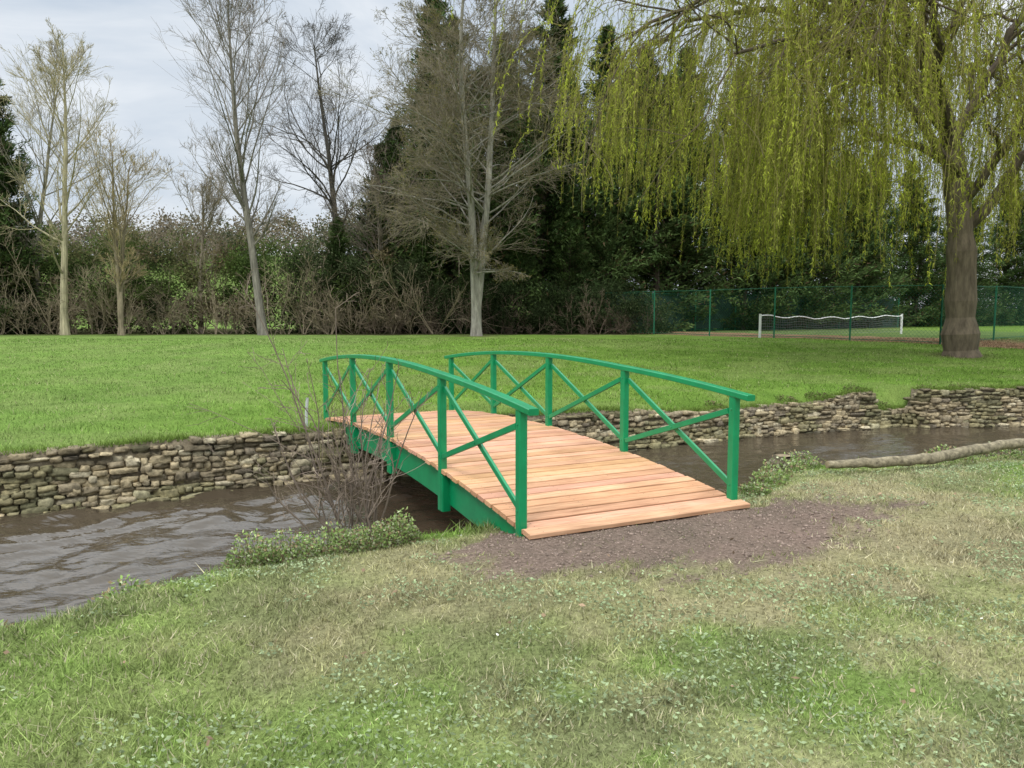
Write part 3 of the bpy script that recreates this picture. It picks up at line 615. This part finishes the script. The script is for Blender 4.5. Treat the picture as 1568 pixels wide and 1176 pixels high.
# log on the bank
p,q=resample([(3.35,8.05,.03),(3.9,8.13,.04),(4.5,8.25,.05),(5.1,8.5,.09),(5.7,8.8,.12),(6.3,9.0,.12),(7.2,9.3,.08)],[.042,.055,.06,.062,.058,.062,.062],40)
a=Acc(); q=q*(1+.05*rng.normal(0,1,q.shape)); p=p+rng.normal(0,.004,p.shape); tubes(p,q,14,a,(.29,.25,.165))
e=p[0,0]; T=nrm(p[0,1]-p[0,0]); A_=nrm(np.cross(T,[0,0,1.])); B_=np.cross(T,A_); an=np.arange(12)*math.pi/6; rg=e+q[0,0]*(np.cos(an)[:,None]*A_+np.sin(an)[:,None]*B_)
a.add(np.concatenate([[e-T*.01],rg]),np.array([[0,i+1,(i+1)%12+1] for i in range(12)]),(.35,.28,.17))
M_log=mat_attr('log_bark',.95,18,(.3,1.3),.9,.02)
obj('fallen_log',a.mesh('fallen_log',True),[M_log])
a=Acc(); p,q=resample([(2.95,8.45,-.2),(2.98,8.45,-.05),(3.0,8.43,.06)],[.15,.11,.09],7); tubes(p,q*(1+.1*rng.normal(0,1,q.shape)),12,a,(.14,.12,.08)); e=p[0,-1]; an=np.arange(12)*math.pi/6
a.add(np.concatenate([[e+[0,0,.01]],e+np.stack([np.cos(an)*.09,np.sin(an)*.09,an*0],1)]),np.array([[0,i+1,(i+1)%12+1] for i in range(12)]),(.25,.2,.13)); obj('tree_stump',a.mesh('tree_stump'),[M_bark])
a=Acc(); tubes(np.array([[[-2.95,10.95,-.1],[-2.95,10.95,.2],[-2.93,10.95,.42]]]),np.full((1,3),.022),8,a,(.5,.52,.5)); obj('marker_stake',a.mesh('marker_stake'),[M_plain])

# ---------------------------------------------------------------- court fence and net
A0=np.array([5.3,43.7]); B0=np.array([16.4,29.5]); C0=np.array([29,58.])
def fence_line(a,p,q,npost,Hf,screen=False):
    for i in range(npost):
        w=p+(q-p)*i/(npost-1); z=float(Hh(w[0],w[1])); tubes(np.array([[[w[0],w[1],z-.1],[w[0],w[1],z+Hf*.5],[w[0],w[1],z+Hf]]]),np.full((1,3),.035),6,a,(.03,.18,.10))
    d=(q-p); L=np.linalg.norm(d); d=d/L; n=int(L/.16)
    s=np.arange(-int(Hf/.16),n)*.16
    for sg in (1,-1):
        s0=s if sg==1 else s+Hf
        a0=np.clip(s0,0,L); z0=(a0-s0)*sg; a1=np.clip(s0+sg*Hf,0,L); z1=(a1-s0)*sg
        k=np.abs(z1-z0)>.02; a0,a1,z0,z1=a0[k],a1[k],z0[k],z1[k]
        g0=Hh(p[0]+d[0]*a0,p[1]+d[1]*a0); g1=Hh(p[0]+d[0]*a1,p[1]+d[1]*a1)
        P=np.stack([np.stack([p[0]+d[0]*a0,p[1]+d[1]*a0,g0+z0],1),np.stack([p[0]+d[0]*a1,p[1]+d[1]*a1,g1+z1],1)],1)
        tubes(P,np.full((len(P),2),.0035),3,a,(.025,.13,.07))
    for zz_ in (.08,Hf-.05):
        m=12; t=np.linspace(0,1,m); w=p[None]+(q-p)[None]*t[:,None]; tubes(np.concatenate([w,(Hh(w[:,0],w[:,1])+zz_)[:,None]],1)[None],np.full((1,m),.012),4,a,(.025,.13,.07))
a=Acc(); fence_line(a,A0,B0,6,2.3); fence_line(a,B0,B0+np.array([12,9.4]),4,2.3); fence_line(a,A0,C0,9,2.3)
t=np.linspace(.02,.98,40); w=A0[None]+(C0-A0)[None]*t[:,None]+np.array([[-.05,.06]]); g=Hh(w[:,0],w[:,1]); V=np.concatenate([np.concatenate([w,(g+.15)[:,None]],1),np.concatenate([w,(g+2.15+.05*np.sin(t*60))[:,None]],1)]); i=np.arange(39)
a.add(V,np.concatenate([np.stack([i,i+1,i+41],1),np.stack([i,i+41,i+40],1)]),(.022,.035,.03))
obj('court_fence',a.mesh('court_fence'),[M_plain])
a=Acc(); p0=np.array([11.35,35.3]); p1=np.array([21.2,42.])
for w in (p0,p1):
    z=float(Hh(w[0],w[1])); tubes(np.array([[[w[0],w[1],z-.05],[w[0],w[1],z+.5],[w[0],w[1],z+1.08]]]),np.full((1,3),.06),8,a,(.8,.8,.78))
t=np.linspace(0,1,30); w=p0[None]+(p1-p0)[None]*t[:,None]; gz=Hh(w[:,0],w[:,1]); sag=1.0-.12*np.sin(t*math.pi)+.05*np.sin(t*31)
tubes(np.concatenate([w,(gz+sag)[:,None]],1)[None],np.full((1,30),.026),4,a,(.75,.75,.72))
tv=np.linspace(0,1,90); wv=p0[None]+(p1-p0)[None]*tv[:,None]; gv=Hh(wv[:,0],wv[:,1]); sv=np.interp(tv,t,sag)
tubes(np.stack([np.concatenate([wv,(gv+.08)[:,None]],1),np.concatenate([wv,(gv+sv)[:,None]],1)],1),np.full((90,2),.005),3,a,(.22,.22,.22))
for k in range(1,8): tubes(np.concatenate([w,(gz+sag*k/8)[:,None]],1)[None],np.full((1,30),.005),3,a,(.22,.22,.22))
obj('tennis_net',a.mesh('tennis_net'),[M_plain])

# ---------------------------------------------------------------- sky, sun
SE=50
wd=D.worlds.new('World'); scene.world=wd; wd.use_nodes=True; nt=wd.node_tree; nt.nodes.clear()
out=nt.nodes.new('ShaderNodeOutputWorld'); bg=N(nt,'ShaderNodeBackground',Strength=.1)
sky=nt.nodes.new('ShaderNodeTexSky'); sky.sky_type='NISHITA'; sky.sun_disc=False; sky.sun_elevation=radians(SE); sky.air_density=1; sky.dust_density=2
tc=N(nt,'ShaderNodeTexCoord'); sp=N(nt,'ShaderNodeSeparateXYZ'); nt.links.new(tc.outputs['Generated'],sp.inputs[0])
mp=N(nt,'ShaderNodeMapping'); mp.inputs['Scale'].default_value=(1.6,1.6,5); nt.links.new(tc.outputs['Generated'],mp.inputs[0])
nz=N(nt,'ShaderNodeTexNoise',Scale=1.8,Detail=6.,Roughness=.55,Distortion=.4); nt.links.new(mp.outputs[0],nz.inputs[0])
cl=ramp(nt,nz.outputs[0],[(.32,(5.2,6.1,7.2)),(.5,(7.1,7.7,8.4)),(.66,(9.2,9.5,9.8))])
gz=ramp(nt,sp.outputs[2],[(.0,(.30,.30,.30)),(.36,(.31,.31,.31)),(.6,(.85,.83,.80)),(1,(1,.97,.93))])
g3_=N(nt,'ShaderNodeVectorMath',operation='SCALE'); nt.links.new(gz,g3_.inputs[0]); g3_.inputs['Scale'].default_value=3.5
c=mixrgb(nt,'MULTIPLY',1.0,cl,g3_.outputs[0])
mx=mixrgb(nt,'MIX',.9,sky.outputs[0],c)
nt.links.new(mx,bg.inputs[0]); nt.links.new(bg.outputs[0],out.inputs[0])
sun=D.lights.new('sun','SUN'); sun.energy=1.5; sun.angle=radians(14); sun.color=(1,.96,.9)
so=D.objects.new('sun',sun); scene.collection.objects.link(so)
az=radians(205); dirv=np.array([math.sin(az)*math.cos(radians(SE)),math.cos(az)*math.cos(radians(SE)),math.sin(radians(SE))])
so.rotation_euler=Vector(dirv).to_track_quat('Z','Y').to_euler(); sky.sun_rotation=az

# ---------------------------------------------------------------- camera
cam=D.cameras.new('camera'); cam.lens=27.05; cam.sensor_width=36; cam.clip_end=3000; cam.clip_start=.05
co=D.objects.new('camera',cam); scene.collection.objects.link(co); co.location=(0,0,1.65); co.rotation_euler=(radians(90-5.38),0,0); scene.camera=co
scene.view_settings.view_transform='Standard'; scene.view_settings.look='None'; scene.view_settings.exposure=0
